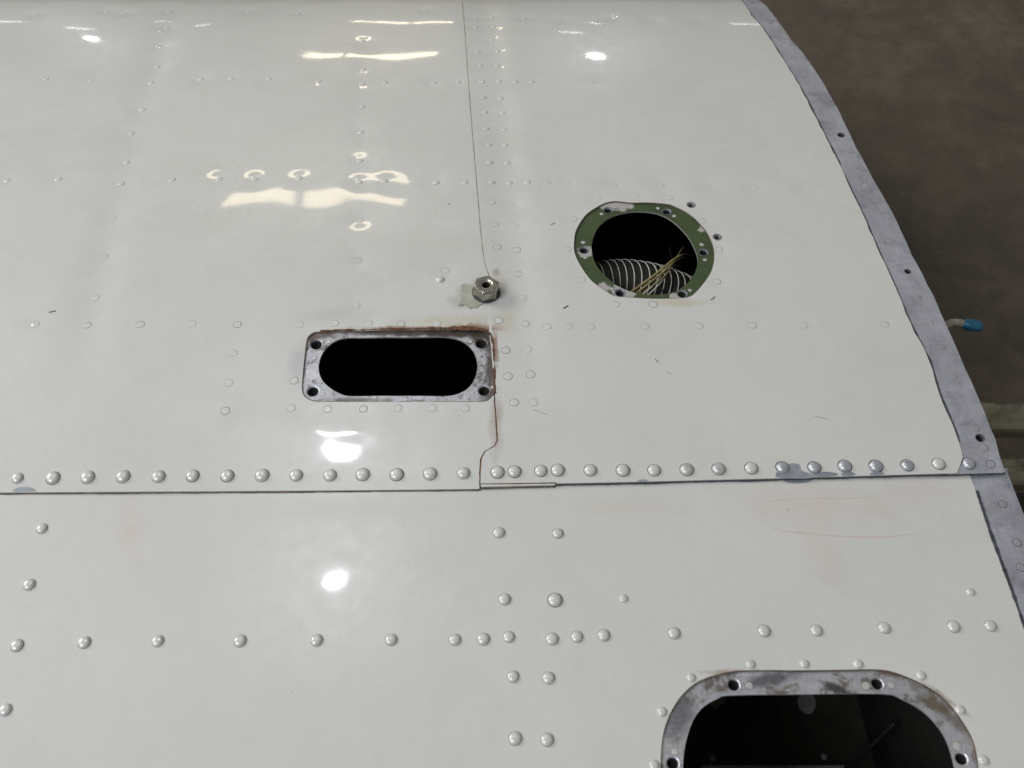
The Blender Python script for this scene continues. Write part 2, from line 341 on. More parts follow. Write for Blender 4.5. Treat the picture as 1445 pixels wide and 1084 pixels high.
def sheet(name, poly, holes, res, zf, thick, mats, parent, dz=0.):
    poly = np.asarray(poly)
    x0, y0 = poly.min(0)-res; x1, y1 = poly.max(0)+res
    nx = int((x1-x0)/res)+2; ny = int((y1-y0)/res)+2
    gx, gy = np.meshgrid(x0+res*np.arange(nx), y0+res*np.arange(ny))
    pts = np.stack([gx.ravel(), gy.ravel()], 1)
    def SD(p):
        s = sdf(p, poly)
        for h in holes:
            h = np.asarray(h); lo = h.min(0)-4*res; hi = h.max(0)+4*res
            m = (p[:, 0] > lo[0]) & (p[:, 0] < hi[0]) & (p[:, 1] > lo[1]) & (p[:, 1] < hi[1])
            if m.any(): s[m] = np.maximum(s[m], -sdf(p[m], h))
        return s
    idx = np.arange(nx*ny).reshape(ny, nx)
    q = np.stack([idx[:-1, :-1], idx[:-1, 1:], idx[1:, 1:], idx[1:, :-1]], -1).reshape(-1, 4)
    cen = pts[q].mean(1); q = q[SD(cen) < 0]
    used, inv = np.unique(q, return_inverse=True); q = inv.reshape(-1, 4); pts = pts[used].copy()
    e = np.concatenate([q[:, [0, 1]], q[:, [1, 2]], q[:, [2, 3]], q[:, [3, 0]]])
    key = np.sort(e, 1); code = key[:, 0].astype(np.int64)*len(pts)+key[:, 1]
    _, first, cnt = np.unique(code, return_index=True, return_counts=True)
    be = e[first[cnt == 1]]
    bv = np.unique(be)
    bp = pts[bv]
    for _ in range(5):
        s = SD(bp); h = res*.05
        g = np.stack([SD(bp+[h, 0])-SD(bp-[h, 0]), SD(bp+[0, h])-SD(bp-[0, h])], 1)/(2*h)
        g /= np.maximum(np.linalg.norm(g, axis=1, keepdims=True), .3)
        bp = bp-g*s[:, None]
    pts[bv] = bp
    z = zf(pts[:, 0], pts[:, 1])+dz
    V = np.column_stack([pts, z])
    n0 = len(V); mp = np.full(n0, -1); mp[bv] = np.arange(len(bv))
    top = V[bv].copy(); bot = top.copy(); bot[:, 2] -= thick
    V = np.vstack([V, top, bot])
    a = n0+mp[be[:, 0]]; b = n0+mp[be[:, 1]]; k = len(bv)
    W = np.stack([b, a, a+k, b+k], 1)
    Q = np.vstack([q, W])
    me = bpy.data.meshes.new(name)
    me.vertices.add(len(V)); me.vertices.foreach_set('co', V.ravel())
    me.loops.add(Q.size); me.loops.foreach_set('vertex_index', Q.ravel().astype(np.int32))
    me.polygons.add(len(Q)); me.polygons.foreach_set('loop_start', np.arange(0, Q.size, 4, dtype=np.int32))
    me.update(calc_edges=True)
    fm = np.concatenate([np.zeros(len(q)), np.ones(len(W))]).astype(np.int32) if isinstance(mats, (list, tuple)) and len(mats) > 1 else None
    return link(name, me, mats, parent, True, fm)
def ribbon(name, pts, width, zf, lift, mat, parent, step=.0015, jit=.35, seed=1, depth=.0004):
    """a thin line of material lying on (or in the gap of) the skin: flat top, real thickness"""
    pts = np.asarray(pts); r = random.Random(seed); c = [pts[0]]
    for a, b in zip(pts[:-1], pts[1:]):
        n = max(1, int(np.linalg.norm(b-a)/step)); c += [a+(b-a)*k/n for k in range(1, n+1)]
    c = np.array(c); t = np.gradient(c, axis=0); t /= np.maximum(np.linalg.norm(t, axis=1, keepdims=True), 1e-9); nrm = np.stack([-t[:, 1], t[:, 0]], 1)
    w = np.array([width(i/len(c)) if callable(width) else width for i in range(len(c))]); j = 0; ws = []
    for k in range(len(c)): j = .8*j+.2*r.uniform(-1, 1)*2.4; ws.append(max(.12, 1+jit*j))
    w = w*np.array(ws)/2
    A = c+nrm*w[:, None]; B = c-nrm*w[:, None]
    za = zf(A[:, 0], A[:, 1])+lift; zb = zf(B[:, 0], B[:, 1])+lift
    V = np.vstack([np.column_stack([A, za]), np.column_stack([B, zb]), np.column_stack([A, za-depth]), np.column_stack([B, zb-depth])]); n = len(c); Fs = []
    for i in range(n-1): Fs += [(i, n+i, n+i+1, i+1), (2*n+i, i, i+1, 2*n+i+1), (n+i, 3*n+i, 3*n+i+1, n+i+1)]
    return obj(name, V, Fs, mat, parent, False)
def lathe(name, prof_, seg, mats, fm_rows=None, parent=None, smooth=True):
    V, Fs, fm = [], [], []
    for r, z in prof_: V += [(r*math.cos(2*math.pi*k/seg), r*math.sin(2*math.pi*k/seg), z) for k in range(seg)]
    for i in range(len(prof_)-1):
        for k in range(seg):
            Fs.append((i*seg+k, i*seg+(k+1) % seg, (i+1)*seg+(k+1) % seg, (i+1)*seg+k)); fm.append(fm_rows[i] if fm_rows else 0)
    Fs.append(tuple((len(prof_)-1)*seg+k for k in range(seg))); fm.append(fm_rows[-1] if fm_rows else 0)
    o = obj(name, V, Fs, mats, parent, smooth, fm); return o
def tube(name, pts, rad, mat, parent=None, seg=8, smooth_n=6, cap=True):
    p = [Vector(q) for q in pts]; c = []
    for i in range(len(p)-1):
        a, b, d, e = p[max(i-1, 0)], p[i], p[i+1], p[min(i+2, len(p)-1)]
        for k in range(smooth_n):
            t = k/smooth_n; c.append(.5*((2*b)+(d-a)*t+(2*a-5*b+4*d-e)*t*t+(3*b-a-3*d+e)*t**3))
    c.append(p[-1]); V, Fs = [], []; up = Vector((0, 0, 1))
    for i, q in enumerate(c):
        t = (c[min(i+1, len(c)-1)]-c[max(i-1, 0)]).normalized()
        x = t.cross(up); x = x.normalized() if x.length > 1e-4 else Vector((1, 0, 0)); y = x.cross(t).normalized()
        r = rad(i/(len(c)-1)) if callable(rad) else rad
        V += [q+x*r*math.cos(2*math.pi*k/seg)+y*r*math.sin(2*math.pi*k/seg) for k in range(seg)]
    for i in range(len(c)-1):
        for k in range(seg): Fs.append((i*seg+k, i*seg+(k+1) % seg, (i+1)*seg+(k+1) % seg, (i+1)*seg+k))
    if cap: Fs += [tuple(range(seg))[::-1], tuple((len(c)-1)*seg+k for k in range(seg))]
    return obj(name, V, Fs, mat, parent)
def box(name, lo, hi, mat, parent=None, bev=.0):
    (a, b, c), (d, e, f) = lo, hi; s = bev; V = []
    for z, i in ((c, s), (c+s, 0), (f-s, 0), (f, s)):
        for x, y in ((a+i+s*0, b), (d-i, b), (d, b+i), (d, e-i), (d-i, e), (a+i, e), (a, e-i), (a, b+i)):
            V.append((min(max(x, a+i), d-i), min(max(y, b+i), e-i), z))
    if s == 0: 
        V = [(x, y, z) for z in (c, f) for x, y in ((a, b), (d, b), (d, e), (a, e))]
        return obj(name, V, [(3,2,1,0),(4,5,6,7),(0,1,5,4),(1,2,6,5),(2,3,7,6),(3,0,4,7)], mat, parent, False)
    Fs = [tuple(range(8))[::-1], tuple(range(24, 32))]
    for k in range(3):
        for j in range(8): Fs.append((k*8+j, k*8+(j+1) % 8, (k+1)*8+(j+1) % 8, (k+1)*8+j))
    return obj(name, V, Fs, mat, parent, False)

# ------------------------------------------------------------------ setting: floor
ZF = -.395
o = obj('floor', [(-4, -3, ZF), (4, -3, ZF), (4, 6, ZF), (-4, 6, ZF)], [(0, 1, 2, 3)], M_FLOOR, None, False); o['kind'] = 'structure'

# ------------------------------------------------------------------ the wing section
wing = empty('wing_section', (0, 0, 0))
tag(wing, 'white painted riveted aircraft wing section with open access holes and bare metal edge', 'wing')

SEAM_V = [(650,-20),(652,0),(655,30),(660,100),(666,180),(672,250),(677,310),(681,352),(685,375),(693,395),(693,430),(692,462),(697,520),(698,567),(700,592),(702,622),(698,630),(684,638),(679,648),(677.5,668),(677.5,687)]
sv = PP(SEAM_V)
PAINT_EDGE = [(1046,0),(1060,22),(1076,40),(1106,86),(1128,121),(1149,163),(1179,221),(1199,264),(1213,292),(1242,360),(1261,400),(1284,456),(1311,509),(1324,553),(1344,599),(1352,624),(1356,634),(1358,646),(1354,656),(1350,668.5)]
OUTER = [(1071,0),(1083,10),(1100,33),(1115,55),(1133,75),(1159,113),(1181,151),(1204,199),(1232,252),(1266,312),(1287,360),(1317,416),(1351,493),(1384,569),(1404,619),(1419,667)]
pe, oe = PP(PAINT_EDGE), PP(OUTER)
_j = random.Random(5)
def ragged(p, amp, step=.006):
    out = [p[0]]
    for a, b in zip(p[:-1], p[1:]):
        n = max(1, int(np.linalg.norm(b-a)/step)); d = (b-a)/np.linalg.norm(b-a); nn = np.array([-d[1], d[0]])
        for k in range(1, n+1): out.append(a+(b-a)*k/n+nn*_j.uniform(-amp, amp)*(1 if k < n else .5))
    return np.array(out)
pe_r = ragged(pe, .0006, .008)
top_pe = pe[0]+(pe[0]-pe[1])/abs(pe[0][1]-pe[1][1])*0.0+np.array([-.012, 1.085-pe[0][1]])
top_oe = oe[0]+np.array([-.012, 1.085-oe[0][1]])
TOPY = 1.085
sl = P(677.5, 690); sb = PP([(600,691),(400,692.5),(200,694),(0,695),(-120,696)])
poly_left = np.vstack([[(-.85, TOPY)], [(-.85, sb[-1][1]-.001)], sb[::-1], [sl-[.0004, 0]], (sv-[.0004, 0])[::-1][1:], [(sv[0][0]-.0004, TOPY)]])
sbr = PP([(678,687.5),(731,686),(783,684.8),(784,682.5),(900,680),(1000,677.3),(1100,675),(1200,672),(1300,669.3),(1350,668)])
poly_right = np.vstack([(sv+[.0004, 0])[:-1], sbr, pe_r[::-1][1:], [top_pe], [(sv[0][0]+.0004, TOPY)]])

oval_out = smooth_poly(PP(OVAL), 3)
GREEN_O = [(810,342),(813,325),(825,305),(843,292),(855,286),(869,284),(888,286),(913,286),(941,288),(953,292),(972,302),(988,316),(1000,332),(1007,349),(1008,365),(1004,383),(993,400),(981,414),(970,420.5),(948,422),(913,422),(888,420.5),(869,419),(857,413),(836,398),(820,377),(811,358)]
GREEN_I = [(835,344),(843,321),(860,306),(881,299),(902,297),(927,300),(948,310),(969,330),(981,351),(985,367),(981,383),(971,398),(955,409),(937,414),(916,415),(895,412),(874,404),(857,391),(844,377),(837,362)]
green_out, green_in = smooth_poly(PP(GREEN_O), 3), smooth_poly(PP(GREEN_I), 3)
HATCH_O = [(931.6,1084),(935,1039),(946,1006),(964,979),(989,960),(1025,949),(1061,946),(1126,946),(1191,945),(1241,944.5),(1270,951),(1306,967),(1335,988),(1356,1014),(1374,1046),(1381,1084),(1383,1115),(1378,1150),(1360,1190),(1320,1222),(1270,1240),(1190,1244),(1061,1244),(1000,1232),(958,1200),(937,1160),(931,1120)]
HATCH_I = [(964,1084),(967.6,1049.5),(978,1017),(993,997),(1014,985),(1032,980.5),(1126,979),(1245,978),(1273,985),(1302,1001),(1324,1022.5),(1338,1046),(1347,1075),(1350,1100),(1346,1140),(1328,1175),(1296,1200),(1250,1210),(1126,1212),(1032,1210),(1000,1198),(976,1165),(966,1125)]
hatch_out, hatch_in = smooth_poly(PP(HATCH_O, L), 3), smooth_poly(PP(HATCH_I, L), 3)
OVAL_I = [(449,517),(452,503),(460,490),(473,480),(490,475.5),(520,475),(560,474.7),(600,474.5),(630,474.5),(650,479),(664,489),(671,501),(673.5,515),(671,530),(663,544),(650,553),(632,557.5),(600,557.5),(560,557.5),(520,557.5),(490,557.5),(473,551),(460,542),(452,531)]
oval_in = smooth_poly(PP(OVAL_I), 3)
screws = [P(975,290), P(1012,335)]

# skins ---------------------------------------------------------------------------------------
skin_l = sheet('skin_panel', poly_left, [oval_out], .0014, zup, .0010, [M_UP, M_PAINT], wing)
skin_r = sheet('skin_panel', poly_right, [green_out, oval_out]+[circle(c, .0031, 20) for c in screws], .0014, zup, .0010, [M_UP, M_PAINT], wing, .0003)
skin_l['label'] = 'upper skin panel with oval slot'; skin_r['label'] = 'upper skin panel with round green opening'
LOW_PE = [(1367,668),(1372,680),(1377,692),(1396,750),(1425,828),(1445,886),(1470,965),(1500,1060),(1550,1230)]
LOW_OE = [(1418,655),(1434,697),(1447,728),(1468,785),(1500,870),(1540,980),(1580,1090),(1630,1230)]
lpe, loe = PP(LOW_PE, L), PP(LOW_OE, L)
yb = -.06
lt = .324
poly_low = np.vstack([[(-.85, yb), (lpe[-1][0]+.012, yb)], ragged(lpe[::-1], .0004, .01), [(lpe[0][0], lt), (-.85, lt)]])
skin_b = sheet('skin_panel', poly_low, [hatch_out], .0022, zlow, .0014, [M_LOW, M_SEAL], wing)
skin_b['label'] = 'lower skin panel with domed rivets'
# bare margins along the tip ------------------------------------------------------------------
def off(p, d): 
    q = p.copy(); q[:, 0] += d; return q
mhole = [P(1187,190), P(1281,383), P(1383,618)]
poly_m = np.vstack([ragged(oe[::-1], .0005, .009), off(pe, -.004)[0:1]*0+pe[-1:]-[.012, -.0001]])
poly_m = np.vstack([[top_oe], ragged(oe, .0005, .009), [P(1419,667)], [P(1336,669.2)], off(pe, -.004)[::-1][2:], [top_pe-[.004, 0]]])
margin = sheet('bare_margin', poly_m, [circle(mhole[0], .0030), circle(mhole[1], .0023), circle(mhole[2], .0028)], .0018, zup, .0012, M_MARGIN, wing, -.0003)
margin['label'] = 'bare metal strip along the tip edge'
poly_m2 = np.vstack([[(loe[0][0]+.001, .316)], ragged(loe, .0006, .009), [(loe[-1][0]+.012, yb), (lpe[-1][0]+.009, yb)], off(lpe, -.004)[::-1], [(lpe[0][0]-.004, .316)]])
margin2 = sheet('bare_margin', poly_m2, [], .002, zlow, .0012, M_MARGIN, wing, -.0003)
margin2['label'] = 'bare metal strip along the tip edge'

# dirt in the seams, line of sealant along the paint's edge -------------------------------------
ribbon('seam_dirt', sv[:10], .0008, zup, .0001, M_SEAL2, skin_l, seed=2, depth=.001)
ribbon('seam_filler', sv[9:13], .0016, zup, .00035, M_PAINT, skin_l, seed=22, depth=.001)
ribbon('seam_dirt', sv[13:], .0011, zup, .00012, M_RUST, skin_l, seed=3, depth=.001)
ribbon('seam_dirt', np.vstack([sb[::-1], [sl]])-[0, .0003], .0008, lambda x, y: zup(x, y), -.0008, M_SEAL, skin_l, seed=4, depth=.0008, jit=.6)
ribbon('seam_dirt', sbr[:3]-[0, .0004], .0010, zup, -.0006, M_SEAL, skin_r, seed=5, depth=.0008)
ribbon('seam_dirt', PP([(678,683.5),(731,683),(785,682)]), .0008, zup, .00035, M_SEAL, skin_r, seed=51, depth=.0003)
ribbon('seam_dirt', np.vstack([sbr[3:], PP([(1380,667.5),(1419,666.8)])])-[0, .0003], .0011, zup, -.0006, M_SEALDK, skin_r, seed=6, depth=.0008, jit=.6)
ribbon('sealant_line', pe[:16]+[.0006, 0], lambda t: .0016 if (t < .25 or .38 < t < .55 or t > .84) else .0008, zup, .0001, M_SEALDK, margin, seed=8, jit=.6)
ribbon('sealant_line', lpe[2:]+[.0008, 0], lambda t: .0024, zlow, .0001, M_SEALDK, margin2, seed=9, jit=.45)
# chips where the paint is gone ----------------------------------------------------------------
def blob(name, pts, zf, lift, mat, parent, f=P, th=.00012):
    p = smooth_poly(PP(pts, f), 3); c = p.mean(0)
    z = zf(p[:, 0], p[:, 1]); zc = zf(np.array([c[0]]), np.array([c[1]]))
    n = len(p); V = np.vstack([np.column_stack([p, z+lift]), np.column_stack([p, z+lift-th]), [[c[0], c[1], zc[0]+lift]]])
    Fs = [(i, (i+1) % n, 2*n) for i in range(n)]+[(n+i, n+(i+1) % n, (i+1) % n, i) for i in range(n)]
    return obj(name, V, Fs, mat, parent, False)
blob('paint_chip', [(1099,663),(1106,657),(1118,654),(1128,656),(1131,664),(1142,668),(1152,671),(1148,674.5),(1128,676),(1104,675),(1094,672)], zup, .00042, M_CHIP, skin_r)
blob('paint_chip', [(1150,669),(1165,666),(1180,668),(1182,671),(1166,673),(1152,673)], zup, .00042, M_CHIP, skin_r)
blob('paint_chip', [(1188,668),(1200,666),(1207,669),(1203,671.5),(1189,671.5)], zup, .00042, M_CHIP, skin_r)
blob('paint_chip', [(900,678),(908,676.5),(914,678.2),(910,680),(901,680.3)], zup, .00042, M_CHIP, skin_r)
blob('paint_chip', [(1228,668),(1238,666),(1248,668),(1244,670.3),(1230,670.5)], zup, .00042, M_CHIP, skin_r)
blob('paint_chip', [(18,692),(26,688),(38,687),(48,690),(50,693.5),(34,694),(20,694.3)], zup, .00012, M_CHIP, skin_l)
blob('paint_chip', [(1108,676),(1125,677),(1146,677),(1140,681),(1120,682.5),(1106,680)], zlow, .00012, M_CHIP, skin_b, L)
blob('putty_smear', [(650,404),(655,401),(660,402),(672,404),(683,412),(682,428),(677,431),(672,435),(667,434),(663,436),(658,432),(655,430),(650,432),(646.5,431),(649,427),(651,422),(650,416),(652,411)], zup, .0006, M_PUTTY, skin_l, P, .0007)
for k, (x0, y0, x1, y1, w) in enumerate([(69,441,79,439,.0012),(795,436,802,432,.0015),(924,507,929,512,.0009),(1003,424,1009,419,.0011),(633,288,635,289,.0012),(941,525,947,529,.0006),(752,578,772,586,.0004),(1148,587,1170,592,.0004),(777,318,783,315,.001)]):
    ribbon('scuff_mark', PP([(x0, y0), (x1, y1)]), w, zup, .00042 if x0 > 690 else .0001, (M_DIRT if k < 2 else M_RING[0] if k < 5 or k == 8 else M_RING[1]), skin_r if x0 > 690 else skin_l, step=.0006, seed=30+k, depth=.00006)
ribbon('crayon_line', PP([(1090,746),(1110,750),(1150,754),(1190,757),(1230,758),(1260,757),(1290,752)], L), lambda t: .0008, zlow, .00010, M_CRAYON, skin_b, seed=41, jit=.7, depth=.00006)
ribbon('crayon_line', PP([(1080,708),(1120,704),(1190,703),(1240,701)], L), lambda t: .0005, zlow, .00010, M_CRAYON, skin_b, seed=42, jit=.8, depth=.00006)

# ------------------------------------------------------------------ rivets
def frame_at(zf, xy, dz=0, scale=1, spin=0):
    n, z = normal(zf, xy[0], xy[1]); q = n.to_track_quat('Z', 'Y')
    return Matrix.Translation((xy[0], xy[1], z+dz)) @ q.to_matrix().to_4x4() @ Matrix.Rotation(spin, 4, 'Z') @ Matrix.Diagonal((scale, scale, scale, 1))
M_RIV = paint_mat('rivet_paint', (.64, .635, .615), (), .12)
def dome_proto(mat, ring, r=.0042, h=.0025, g=.0008):  # base ring colour holds grime plus the dome's painted rim shade
    pr = [(r+g, .00005), (r+g*.25, .00016), (r, .00012), (r*.985, h*.30), (r*.90, h*.60), (r*.70, h*.86), (r*.40, h*.975), (r*.12, h)]
    o = lathe('rivet', pr, 20, [mat, ring], [1, 1, 0, 0, 0, 0, 0, 0]); o['_fresh'] = 1; return o
def flush_proto(ring, r=.0027, g=.00042):
    pr = [(r+g, .00002), (r+g*.5, .00008), (r, .00007), (r*.97, .00010), (r*.6, .00012), (r*.2, .00012)]
    o = lathe('rivet', pr, 16, [M_PAINT, ring], [1, 1, 0, 0, 0, 0]); o['_fresh'] = 1; return o
D_PAINT = dome_proto(M_RIV, M_RING[0]); D_DARK = dome_proto(M_RIV, M_DIRT); D_SILV = dome_proto(M_BRIGHT, M_DIRT, g=.0007); D_BARE = dome_proto(M_RIVET_BARE, M_SEALDK, g=.0009)
FL = [flush_proto(m) for m in M_RING]+[flush_proto(M_DIRT, g=.0004)]
LOWD = []
for ring in (M_RING[1], M_RING[2]):
    r_ = .0027; o = lathe('rivet', [(r_+.00035, .00002), (r_, .00010), (r_*.95, .00026), (r_*.75, .00042), (r_*.4, .00052), (r_*.1, .00055)], 16, [M_PAINT, ring], [1, 0, 0, 0, 0, 0]); o['_fresh'] = 1; LOWD.append(o)
up_r = lambda x, y: zup(x, y)+.0003
mg = lambda x, y: zup(x, y)-.0003
for (px, py), q in zip(seam_dome, PP(seam_dome)):
    bare = px >= 1100 and px != 1324
    pan, zf = (skin_l, zup) if px < 677 else (skin_r, up_r) if px < 1350 else (margin, mg)
    src = D_BARE if bare or px == 1367 else (rnd.choice([D_SILV, D_DARK]) if px > 950 and px != 1324 else D_DARK if px > 690 else rnd.choice([D_PAINT, D_PAINT, D_DARK]))
    copy_to(src, 'rivet', pan, frame_at(zf, q, -.0001, rnd.uniform(.95, 1.03)*(.86 if px == 25 else 1), rnd.random()*6))
for (px, py), q in zip(low_dome, PP(low_dome, L)):
    copy_to(D_DARK if (px, py) in ((24,911),(787,753)) else D_PAINT, 'rivet', skin_b, frame_at(zlow, q, -.0001, rnd.uniform(.80, .86), rnd.random()*6))
copy_to(D_DARK, 'rivet', skin_b, frame_at(zlow, L(783, 847), -.0001, 1.0))
for q in PP(low_small, L): copy_to(D_PAINT, 'rivet', skin_b, frame_at(zlow, q, -.0001, rnd.uniform(.60, .65), rnd.random()*6))
for (px, py), q in zip(flush_left, fl):
    k = rnd.choice([0, 0, 1, 1]) if py > 280 else rnd.choice([1, 2, 2])
    copy_to(LOWD[k-1] if py < 280 else FL[k], 'rivet', skin_l, frame_at(zup, q, 0, rnd.uniform(.95, 1.08), rnd.random()*6))
for (px, py), q in zip(flush_right, fr):
    k = 3 if (px, py) in ((732,385),(730,351),(714,494)) else rnd.choice([0, 0, 1, 1]) if py > 280 else rnd.choice([1, 2, 2])
    copy_to(LOWD[k-1] if py < 280 and px < 760 else FL[k], 'rivet', skin_r, frame_at(up_r, q, 0, rnd.uniform(.95, 1.08)*(.6 if px == 692 else 1), rnd.random()*6))
copy_to(D_PAINT, 'rivet', skin_l, frame_at(zup, P(621, 394), -.0004, .78))
# flush rivets of the bare margins
fm_ = flush_proto(M_SEALDK, .0024, .00035); fm_.data.materials[0] = M_MARGIN
fm2 = flush_proto(M_RING[0], .0024, .00035); fm2.data.materials[0] = M_MARGIN2
fm3 = flush_proto(M_CHIP, .0024, .00035); fm3.data.materials[0] = M_MARGIN2
for q in [(1377,604),(1389,632)]: copy_to(fm2, 'rivet', margin, frame_at(mg, P(*q), .0001, 1.1))
copy_to(fm_, 'rivet', margin, frame_at(mg, P(1398, 655), .0001, 1.1))
for q in [(1257,340),(1297,420),(1313,455),(1330,490),(1346,530),(1175,168),(1200,213),(1222,262),(1243,300)]: copy_to(fm3, 'rivet', margin, frame_at(mg, P(*q), .0, rnd.uniform(.9, 1.15)))
ml = lambda x, y: zlow(x, y)-.0003
for q in [(1415,711),(1436,765),(1441,800)]: copy_to(fm_, 'rivet', margin2, frame_at(ml, L(*q), .0001, 1.05))

# ------------------------------------------------------------------ access frames
def cone_hole(parent, xy, zf, r, dz, mat, sink=.0022):
    """countersunk screw hole: chamfer going down to a dark pit"""
    pr = [(r*1.14, .00022), (r*1.0, .0003), (r*.80, -sink*.4), (r*.70, -sink*2.2)]
    o = lathe('screw_hole', pr, 18, [mat, M_HOLE], [0, 0, 1, 1], parent); o.matrix_world = frame_at(zf, xy, dz); return o
def access_frame(outl, inl, hol, hr, zf, dz, mat, riv, f, rr, label, lip=.0013):
    c = outl.mean(0); grown = c+(outl-c)*1.02
    fr_ = sheet('access_frame', grown, [inl]+[circle(f(*h), hr*.98) for h in hol], .0009, zf, lip, [mat, M_BRIGHT], wing, dz); fr_['label'] = label
    for h in hol: cone_hole(fr_, f(*h), zf, hr, dz, M_SCREW if mat == M_GREEN else mat)
    b = flush_proto(M_RING[0], rr, rr*.12); b.data.materials[0] = M_BRIGHT
    for q in riv: copy_to(b, 'rivet', fr_, frame_at(zf, f(*q), dz+.0001, rnd.uniform(.85, 1.1)))
    return fr_
fo = access_frame(oval_out, oval_in, [(446,485),(679,483.5),(441,551),(683,550)], .0046, zup, -.0011, M_OVAL,
    [(464,481),(664,481),(456,555),(667,553),(444,504),(695,545)], P, .0014, 'bare aluminium frame of the oval slot')
fg = access_frame(green_out, green_in, [(858,296),(941,298),(993,355),(963,414),(875,412.5),(824,352)], .0036, up_r, -.0013, M_GREEN,
    [(869,291),(849,301),(928.5,293),(951.6,304),(990.4,344),(995,365.5),(973.7,408.7),(863.6,407),(826,362.5),(823,341),(891,291.5)], P, .0016, 'green primed frame of the round opening')
fh = access_frame(hatch_out, hatch_in, [(1036,966),(1239,964),(949.6,1076.5),(1358,1070)], .0037, zlow, -.0012, M_HATCH,
    [(1058,967),(1223,967),(1259,966),(953,1060),(1352,1052)], L, .0022, 'grimy bare metal frame of the large hatch')
ribbon('seam_dirt', np.vstack([oval_out, oval_out[:1]]), .0012, zup, -.0003, M_SEAL, fo, seed=11, depth=.0008, jit=.7)
ribbon('seam_dirt', np.vstack([green_out, green_out[:1]]), .0008, zup, .0001, M_SEAL, fg, seed=12, depth=.0012, jit=.7)
ribbon('seam_dirt', np.vstack([hatch_out, hatch_out[:1]]), .0012, zlow, -.0002, M_SEAL, fh, seed=13, depth=.0010, jit=.6)
ribbon('rust_edge', PP([(452,467.5),(500,466),(560,465),(620,464),(670,464),(685,466),(693,473),(696,486),(698,520),(698.5,556)]), lambda t: .0010+.0016*math.exp(-((t-.62)/.16)**2), zup, .00042, M_RUST, fo, step=.0008, seed=61, depth=.0009, jit=1.0)
# two loose countersunk screw holes beside the round opening
for c in screws:
    o = lathe('screw_hole', [(.0036, .0001), (.0034, .0002), (.0031, .00015), (.0015, -.0005), (.0012, -.004)], 16, [M_SEALDK, M_SCREW, M_HOLE], [0, 1, 1, 2, 2], skin_r); o.matrix_world = frame_at(up_r, c)
for c, r in zip(mhole, (.0030, .0023, .0028)):
    o = lathe('screw_hole', [(r*1.15, .0001), (r, .0002), (r*.8, -.0012), (r*.7, -.005)], 14, [M_SEALDK, M_HOLE], [0, 0, 1, 1], margin); o.matrix_world = frame_at(mg, c)

# ------------------------------------------------------------------ hexagonal fitting on the seam
fit = lathe('hex_fitting', [(.0106, 0), (.0106, .0010), (.0100, .0014), (.0098, .0014)], 28, M_SEALDK, None, wing); fit.matrix_world = frame_at(zup, P(686, 413), .0002)  # washer coloured dark to stand for the shadow under the nut
fit['label'] = 'worn steel hexagonal fitting'
def hexnut():
    V, Fs = [], []; R = .0104
    rows = [(R*.97, 0), (R, .0006), (R, .0070), (R*.90, .0084), (R*.78, .0087), (R*.50, .0086), (.0044, .0080), (.0032, .0076), (.0027, .0020)]
    for i, (r, z) in enumerate(rows):
        for k in range(24):
            a = 2*math.pi*k/24; hexr = math.cos(math.pi/6)/math.cos((a % (math.pi/3))-math.pi/6) if i < 4 else (1 if i > 4 else .98)
            V.append((r*hexr*math.cos(a), r*hexr*math.sin(a), z))
    for i in range(len(rows)-1):
        for k in range(24): Fs.append((i*24+k, i*24+(k+1) % 24, (i+1)*24+(k+1) % 24, (i+1)*24+k))
    Fs.append(tuple((len(rows)-1)*24+k for k in range(24)))
    fm = [0]*(24*6)+[0]*24+[1]*24+[1]
    return obj('nut', V, Fs, [M_NUT, M_HOLE], fit, False, fm)
nut = hexnut(); nut.matrix_world = frame_at(zup, P(686, 413.5), .0014, .98, .30)

# ------------------------------------------------------------------ inside of the wing
ZB = -.255
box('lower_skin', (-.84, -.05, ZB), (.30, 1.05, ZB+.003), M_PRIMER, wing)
def rib_at(name, xa, ya, xb, yb_, zb, mat, drop=.004, n=40):
    """vertical web below the upper skin, following its curve"""
    V = []; Fs = []; t = .0012
    for k in range(n+1):
        u = k/n; x, y = xa+(xb-xa)*u, ya+(yb_-ya)*u
        z = (float(prof_low(y)) if y < .312 else min(float(prof(y)), 1)) - drop
        z = max(z, zb+.001)
        V += [(x, y, z), (x, y, zb), (x+t, y, zb), (x+t, y, z)] if abs(xb-xa) < abs(yb_-ya) else [(x, y, z), (x, y, zb), (x, y+t, zb), (x, y+t, z)]
    for k in range(n):
        for j in range(4): Fs.append((4*k+j, 4*k+(j+1) % 4, 4*k+4+(j+1) % 4, 4*k+4+j))
    return obj(name, V, Fs, mat, wing, False)
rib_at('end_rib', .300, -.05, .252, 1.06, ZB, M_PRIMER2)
rib_at('rib', -.84, -.05, -.84, 1.06, ZB, M_PRIMER)  # unseen closing web, added to keep the wing's inside dark
rib_at('spar', -.84, -.05, .30, -.05, ZB, M_PRIMER)  # near spar, like the far one, unseen and added to shut out light
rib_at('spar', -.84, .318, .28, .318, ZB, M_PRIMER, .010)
rib_at('spar', -.84, 1.07, .26, 1.07, ZB, M_PRIMER, .03)
